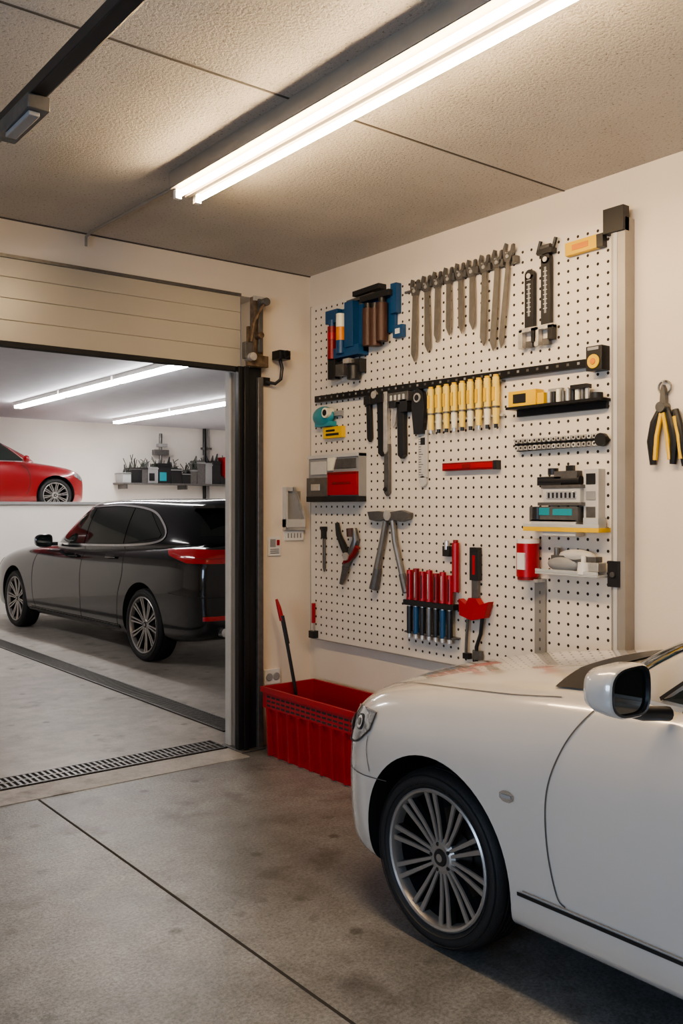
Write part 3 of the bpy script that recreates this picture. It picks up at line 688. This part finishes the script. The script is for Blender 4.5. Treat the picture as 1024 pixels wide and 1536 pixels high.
def car(name,loc,rz,secs,cab,paint,WB,R,rr,W,RA,detail,scale=1.):
    e=bpy.data.objects.new(name,None); COL.objects.link(e)
    v,f=loft(secs); body=meshobj('body',v,f,[paint,WELL],3)
    v,f=cabin(*cab); cb=meshobj('cabin',v,f,[paint],3)
    sk=Skin([body,cb])
    for i,yy in enumerate((0,-WB)):
        for sg in (1,-1):
            c=B('cut'); x0,x1=sorted((sg*(W-.30),sg*(W+.15))); c.mats=[paint,WELL]
            c.cyl((x0,yy,R+.005),(x1,yy,R+.005),RA,WELL,n=64); co=c.done(recenter=False)
            md=body.modifiers.new('b','BOOLEAN'); md.operation='DIFFERENCE'; md.solver='EXACT'; md.object=co
            apply_mods(body); bpy.data.objects.remove(co)
    body.data.polygons.foreach_set('use_smooth',[True]*len(body.data.polygons)); body.data.set_sharp_from_angle(angle=math.radians(40))
    body.parent=e; cb.parent=e
    tw=.225 if R>.3 else .2
    for i,(yy,sg) in enumerate(((0,-1),(0,1),(-WB,-1),(-WB,1))):
        wheel('wheel_%d'%(i+1),e,sg*(W-.02-tw/2),yy,R,rr,tw,sg)
    b=B('trim_and_glass'); detail(b,sk); b.done(parent=e,recenter=False,angle=60)
    e.location=loc; e.rotation_euler=(0,0,rz); e.scale=(scale,)*3
    return e

# --- white sedan (front-left faces the camera)
Ww=.645
ws=[(.68,.28,.32,.53,.60),(.672,.36,.24,.58,.65),(.648,.44,.20,.635,.71),(.59,.515,.18,.69,.765),(.51,.575,.172,.735,.81),(.40,.625,.17,.775,.855),(.28,.645,.17,.81,.89),(.10,.647,.17,.84,.925),(-.12,.647,.17,.865,.955),(-.35,.645,.17,.885,.985),(-.6,.643,.17,.905,1.005),(-.85,.64,.17,.92,1.0),(-1.5,.64,.17,.925,.98),(-2.2,.64,.17,.93,.97),(-2.8,.645,.17,.94,.99),(-3.2,.64,.18,.95,1.02),(-3.55,.61,.22,.94,1.02),(-3.72,.54,.28,.90,.98),(-3.76,.46,.34,.84,.90)]
wbot=[(0,-.46,1.0),(.30,-.50,.995),(.48,-.60,.975),(.555,-.82,.94),(.585,-1.6,.93),(.58,-2.3,.93),(.53,-2.8,.96),(.36,-3.08,.99),(0,-3.15,1.0)]
wtop=[(0,-1.22,1.36),(.26,-1.24,1.36),(.42,-1.34,1.355),(.47,-1.5,1.36),(.485,-1.9,1.38),(.475,-2.3,1.365),(.44,-2.55,1.34),(.28,-2.66,1.34),(0,-2.70,1.35)]
def wdet(b,sk):
    line(b,sk,'L',[(-.62,.91),(-.55,.80),(-.50,.66),(-.50,.50),(-.53,.36),(-.56,.335)],.005,GAP)
    line(b,sk,'L',[(-1.62,.92),(-1.64,.6),(-1.62,.30)],.005,GAP)
    line(b,sk,'L',[(-.38,.318),(-2.4,.318)],.012,BLACK,.006); line(b,sk,'L',[(-.40,.331),(-2.4,.331)],.005,CHROME,.004)
    line(b,sk,'T',[(-.34,.60),(-.45,.42),(-.53,.10),(-.555,-.25),(-.545,-.48)],.004,GAP)
    line(b,sk,'FL',[(-.20,.655),(-.20,.60),(-.22,.53)],.003,GAP); line(b,sk,'FL',[(-.30,.52),(-.1,.50),(.20,.50)],.003,GAP)
    patch(b,sk,'L',[(-.375,.60),(-.36,.590),(-.335,.590),(-.32,.60)],[(-.375,.615),(-.36,.625),(-.335,.625),(-.32,.615)],CHROME,.006,12,4)
    patch(b,sk,'L',[(-.368,.603),(-.328,.603)],[(-.368,.613),(-.328,.613)],GREY,.008,8,2)
    hb=[(-.21,.68),(-.12,.615),(.03,.595),(.16,.60),(.26,.61)]; ht=[(-.22,.745),(-.10,.74),(.05,.715),(.17,.685),(.26,.65)]
    patch(b,sk,'FL',hb,ht,LENS,.004,32,12,sm=True)
    line(b,sk,'FL',hb,.007,BLACK,.006); line(b,sk,'FL',ht,.006,CHROME,.006); line(b,sk,'FL',[hb[0],ht[0]],.006,BLACK,.006)
    for u0,z0,r0 in ((-.13,.69,.030),(-.02,.665,.034),(.09,.65,.028)):
        for k_,mm,oo in ((1.,BLACK,.007),(.78,CHROME,.009),(.45,DSTEEL,.011)):
            lo=[(u0+r0*k_*math.cos(math.pi+math.pi*k/10),z0+r0*k_*math.sin(math.pi+math.pi*k/10)) for k in range(11)]
            hi=[(u0+r0*k_*math.cos(math.pi-math.pi*k/10),z0+r0*k_*math.sin(math.pi-math.pi*k/10)) for k in range(11)]
            patch(b,sk,'FL',lo,hi,mm,oo,16,8)
    patch(b,sk,'F',[(-.26,.40),(.26,.40)],[(-.28,.55),(.28,.55)],BLACK,.004,24,6,False)
    for i in range(6): line(b,sk,'F',[(-.26,.415+i*.025),(.26,.415+i*.025)],.006,CHROME,.007,False)
    patch(b,sk,'F',[(-.36,.24),(.36,.24)],[(-.34,.33),(.34,.33)],BLACK,.004,24,4,False)
    patch(b,sk,'L',[(-.80,.965),(-1.58,.965)],[(-.83,.972),(-1.28,1.32),(-1.58,1.345)],GLASS,.004,24,10)
    patch(b,sk,'L',[(-1.66,.965),(-2.62,.985)],[(-1.66,1.345),(-2.2,1.33),(-2.60,1.02)],GLASS,.004,24,10)
    line(b,sk,'L',[(-.76,.950),(-1.6,.950),(-2.66,.975)],.014,CHROME,.006)
    line(b,sk,'L',[(-.80,.965),(-1.26,1.33),(-1.6,1.355),(-2.2,1.345),(-2.66,.99)],.012,BLACK,.006,sm=False)
    patch(b,sk,'F',[(-.44,1.01),(.44,1.01)],[(-.36,1.33),(.36,1.33)],GLASS,.004,24,12,False)
    patch(b,sk,'R',[(-.40,1.05),(.40,1.05)],[(-.34,1.30),(.34,1.30)],GLASS,.004,20,8,False)
    patch(b,sk,'T',[(-.50,-.42),(-.30,-.37),(.30,-.37),(.50,-.42)],[(-.50,-.55),(-.3,-.47),(.3,-.47),(.50,-.55)],BLACK,.006,30,6,False)
    line(b,sk,'L',[(-1.40,.80),(-1.56,.80)],.022,WPAINT,.022)
    wing_mirror(b,-.775,-.875,1.03,.175,.135,WPAINT)
    b.tube([(-.74,-.83,.975),(-.67,-.84,.955),(-.58,-.86,.945)],.02,BLACK,10)
    b.ell((.575,-.93,1.02),(.04,.07,.05),WPAINT)
    patch(b,sk,'RL',[(2.15,.72),(2.75,.72)],[(2.15,.86),(2.75,.84)],TAIL,.004,20,6)
car('white_sedan_car',(2.775,2.24,0),0,ws,(wbot,wtop,1.44),WPAINT,2.78,.30,.230,Ww,.347,wdet)

# --- black crossover in the hall
Wb=.93
bs=[(.92,.60,.34,.62,.70),(.90,.70,.27,.70,.78),(.84,.80,.22,.76,.85),(.70,.88,.20,.82,.92),(.42,.92,.20,.88,1.0),(.1,.93,.20,.93,1.05),(-.25,.93,.20,.96,1.08),(-.6,.925,.20,.985,1.10),(-1.0,.92,.20,1.0,1.10),(-1.7,.915,.20,1.02,1.10),(-2.5,.92,.20,1.05,1.12),(-3.1,.93,.20,1.08,1.14),(-3.5,.93,.20,1.10,1.16),(-3.85,.925,.22,1.12,1.18),(-4.12,.91,.25,1.13,1.19),(-4.28,.86,.29,1.11,1.18),(-4.35,.78,.34,1.05,1.12),(-4.37,.66,.40,.98,1.05)]
bbot=[(0,-.60,1.09),(.45,-.66,1.085),(.74,-.84,1.06),(.83,-1.15,1.04),(.86,-1.9,1.05),(.86,-2.7,1.08),(.85,-3.3,1.11),(.82,-3.80,1.14),(.74,-4.10,1.16),(.40,-4.18,1.17),(0,-4.20,1.17)]
btop=[(0,-1.45,1.50),(.35,-1.47,1.50),(.60,-1.58,1.495),(.67,-1.78,1.515),(.69,-2.2,1.54),(.69,-2.7,1.545),(.68,-3.2,1.525),(.65,-3.65,1.485),(.58,-3.88,1.46),(.30,-3.96,1.46),(0,-3.98,1.46)]
def bdet(b,sk):
    patch(b,sk,'L',[(-1.12,1.085),(-1.90,1.10)],[(-1.14,1.09),(-1.62,1.44),(-1.90,1.475)],GLASS,.004,22,10)
    patch(b,sk,'L',[(-1.98,1.10),(-2.84,1.125)],[(-1.98,1.48),(-2.5,1.495),(-2.84,1.485)],GLASS,.004,22,10)
    patch(b,sk,'L',[(-2.92,1.13),(-3.52,1.20)],[(-2.92,1.475),(-3.2,1.445),(-3.54,1.23)],GLASS,.004,22,10)
    line(b,sk,'L',[(-1.06,1.072),(-2.0,1.085),(-2.9,1.11),(-3.45,1.15),(-3.62,1.22),(-3.50,1.34),(-3.2,1.46),(-2.6,1.51),(-1.95,1.497),(-1.60,1.455),(-1.06,1.072)],.022,CHROME,.007,n=160)
    line(b,sk,'L',[(-.72,1.03),(-.62,.8),(-.60,.45),(-.66,.27)],.007,SEAM); line(b,sk,'L',[(-1.94,1.08),(-1.94,.6),(-1.92,.27)],.007,SEAM)
    line(b,sk,'L',[(-2.88,1.10),(-2.96,.85),(-2.86,.60),(-2.80,.27)],.007,SEAM)
    line(b,sk,'L',[(-.45,.275),(-2.85,.275)],.03,BLACK,.006); line(b,sk,'L',[(-.5,.30),(-2.85,.30)],.008,DSTEEL,.008)
    line(b,sk,'L',[(-1.62,.96),(-1.82,.965)],.024,BPAINT,.03); line(b,sk,'L',[(-2.56,.985),(-2.76,.99)],.024,BPAINT,.03); line(b,sk,'L',[(-1.60,.945),(-1.84,.95)],.006,CHROME,.02); line(b,sk,'L',[(-2.54,.97),(-2.78,.975)],.006,CHROME,.02)
    patch(b,sk,'RL',[(2.10,1.045),(2.32,.985),(2.85,.98)],[(2.06,1.10),(2.35,1.11),(2.85,1.10)],TAIL,.006,36,8)
    patch(b,sk,'R',[(-.40,.99),(.40,.99)],[(-.40,1.08),(.40,1.08)],TAIL,.004,20,6,False)
    line(b,sk,'RL',[(2.14,1.065),(2.40,1.03),(2.85,1.03)],.006,DRED,.009)
    patch(b,sk,'RL',[(2.48,.47),(2.75,.47)],[(2.48,.51),(2.75,.51)],TAIL,.005,16,3)
    line(b,sk,'RL',[(2.1,.70),(2.5,.68),(2.8,.68)],.007,SEAM); line(b,sk,'R',[(-.6,.42),(.6,.42)],.08,BLACK,.005,False)
    patch(b,sk,'R',[(-.26,.62),(.26,.62)],[(-.26,.74),(.26,.74)],LGREY,.006,8,4,False)
    patch(b,sk,'R',[(-.66,1.22),(.66,1.22)],[(-.54,1.43),(.54,1.43)],GLASS,.004,24,8,False)
    patch(b,sk,'F',[(-.70,1.11),(.70,1.11)],[(-.54,1.47),(.54,1.47)],GLASS,.004,24,8,False)
    b.prism([(-.60,-3.80),(.60,-3.80),(.54,-4.10),(-.54,-4.10)],1.485,1.51,BPAINT)
    b.cyl((-.62,-4.40,.36),(-.62,-4.20,.36),.04,CHROME); b.cyl((.62,-4.40,.36),(.62,-4.20,.36),.04,CHROME)
    for sg in (-1,1):
        wing_mirror(b,sg*1.0,-1.18,1.11,.20,.15,BPAINT,sg); b.box(min(sg*.82,sg*.94),max(sg*.82,sg*.94),-1.14,-1.08,1.05,1.09,BLACK)
    patch(b,sk,'FL',[(-.12,.74),(.2,.68)],[(-.15,.84),(.2,.78)],LENS,.004,16,6)
    patch(b,sk,'F',[(-.45,.42),(.45,.42)],[(-.5,.68),(.5,.68)],BLACK,.004,20,6,False)
car('black_crossover_car',(4.72,11.53,0),math.radians(1.9),bs,(bbot,btop,1.59),BPAINT,3.36,.352,.27,Wb,.41,bdet)

# --- red car on the raised deck
rs=[(y,W*1.36,zb,zs,zt) for y,W,zb,zs,zt in ws]
rbot=[(x*1.36,y+.26,z) for x,y,z in wbot]; rtop=[(x*1.36,y+.26,z) for x,y,z in wtop]
def rdet(b,sk):
    patch(b,sk,'L',[(-.54,.965),(-1.32,.965)],[(-.57,.972),(-1.02,1.32),(-1.32,1.345)],GLASS,.004,24,10)
    patch(b,sk,'L',[(-1.40,.965),(-2.36,.985)],[(-1.40,1.345),(-1.94,1.33),(-2.34,1.02)],GLASS,.004,24,10)
    line(b,sk,'L',[(-.52,.955),(-1.6,.952),(-2.66,.975)],.014,CHROME,.006); line(b,sk,'L',[(-.54,.965),(-1.0,1.335),(-1.34,1.355)],.016,CHROME,.006,sm=False)
    patch(b,sk,'F',[(-.60,1.01),(.60,1.01)],[(-.50,1.33),(.50,1.33)],GLASS,.004,24,12,False)
    line(b,sk,'L',[(-.66,.895),(-.55,.80),(-.50,.66),(-.50,.50),(-.56,.335)],.01,SEAM)
    line(b,sk,'L',[(-.46,.84),(-2.6,.86)],.006,DRED)
    patch(b,sk,'FL',[(-.32,.68),(-.2,.62),(-.05,.60)],[(-.33,.74),(-.2,.73),(-.05,.69)],LENS,.005,20,8)
    for sg in (-1,1):
        b.ell((sg*1.0,-.62,.99),(.10,.06,.07),RPAINT); b.box(min(sg*.84,sg*.95),max(sg*.84,sg*.95),-.64,-.59,.94,.97,BLACK)
car('red_coupe_car',(5.18,14.40,1.42),-math.pi/2,rs,(rbot,rtop,1.44),RPAINT,2.78,.32,.24,Ww*1.36,.375,rdet,.80)

# ------------------------------------------------------------------ far shelf with bins and cables
b=B('wall_shelf_with_bins')
b.box(6.9,9.7,15.1,15.5,1.90,1.93,DSTEEL)
for x in (7.0,8.2,9.4): b.box(x,x+.03,15.15,15.5,1.82,1.90,DSTEEL)
x=6.93
while x<9.55:
    w=.10+.16*random.random(); h=.16+.30*random.random(); m=random.choice([CLEAR,DSTEEL,DSTEEL,BLACK,BLACK,GREY])
    b.prism([(x,15.14),(x+w-.01,15.14),(x+w-.02,15.46),(x+.01,15.46)],1.93,1.93+h,m)
    b.box(x-.004,x+w-.006,15.12,15.48,1.93+h*.86,1.93+h*.93,random.choice([BLACK,GREY,DSTEEL]))
    for q in range(3):
        a=x+w*random.random(); hh=.03+.14*random.random()
        b.cyl((a,15.18+.1*random.random(),1.93+h),(a+.05*(random.random()-.5),15.2,1.93+h+hh),.012+.025*random.random(),random.choice([BLACK,DSTEEL,GREY]),r1=.01,n=10)
    if random.random()<.5: b.box(x+.02,x+w*.6,15.128,15.14,1.97,2.02+h*.3,random.choice([LGREY,BLACK,TEAL]))
    x+=w
for q in range(60):
    a=6.98+2.5*random.random(); h0=2.0+.2*random.random()
    b.tube([(a,15.20,h0),(a+.06*(random.random()-.5),15.18,h0+.08+.08*random.random()),(a+.18*(random.random()-.5),15.16,h0+.16+.14*random.random())],.008,SPRIG if q%3 else BLACK,5)
b.box(9.0,9.3,15.10,15.4,2.05,2.45,RED)
b.cyl((7.75,15.3,1.93),(7.75,15.3,2.85),.03,DSTEEL); b.box(7.6,7.9,15.25,15.35,2.45,2.55,DSTEEL); b.box(7.66,7.84,15.2,15.3,2.6,2.66,GREY)
b.done(bevel=.006)
b=B('wall_pipe'); b.cyl((8.75,15.44,1.42),(8.75,15.44,3.0),.035,BLACKM); b.cyl((8.85,15.46,1.42),(8.85,15.46,3.0),.02,GREY); b.box(8.70,8.90,15.42,15.5,2.6,2.64,DSTEEL); b.done()

# ------------------------------------------------------------------ lights, world, camera
def area(name,loc,rot,sx,sy,e,col):
    l=bpy.data.lights.new(name,'AREA'); l.shape='RECTANGLE'; l.size=sx; l.size_y=sy; l.energy=e; l.color=col
    o=bpy.data.objects.new(name,l); COL.objects.link(o); o.location=loc; o.rotation_euler=rot; return o
area('added_daylight',(XL-.2,.6,1.6),(0,math.radians(-90),0),1.4,2.3,115,(.55,.74,1.0))  # area lamp added outside the unseen window, cool light for the foreground
w=bpy.data.worlds.new('world'); S.world=w; w.use_nodes=True
w.node_tree.nodes['Background'].inputs[0].default_value=(.55,.65,.8,1); w.node_tree.nodes['Background'].inputs[1].default_value=.6
cam=bpy.data.cameras.new('camera'); co=bpy.data.objects.new('camera',cam); COL.objects.link(co)
co.location=(0,0,1.5); co.rotation_euler=(math.radians(90),0,math.radians(-38.1)); cam.lens=32; cam.sensor_width=36; cam.shift_y=-.0052; cam.clip_start=.05
S.camera=co
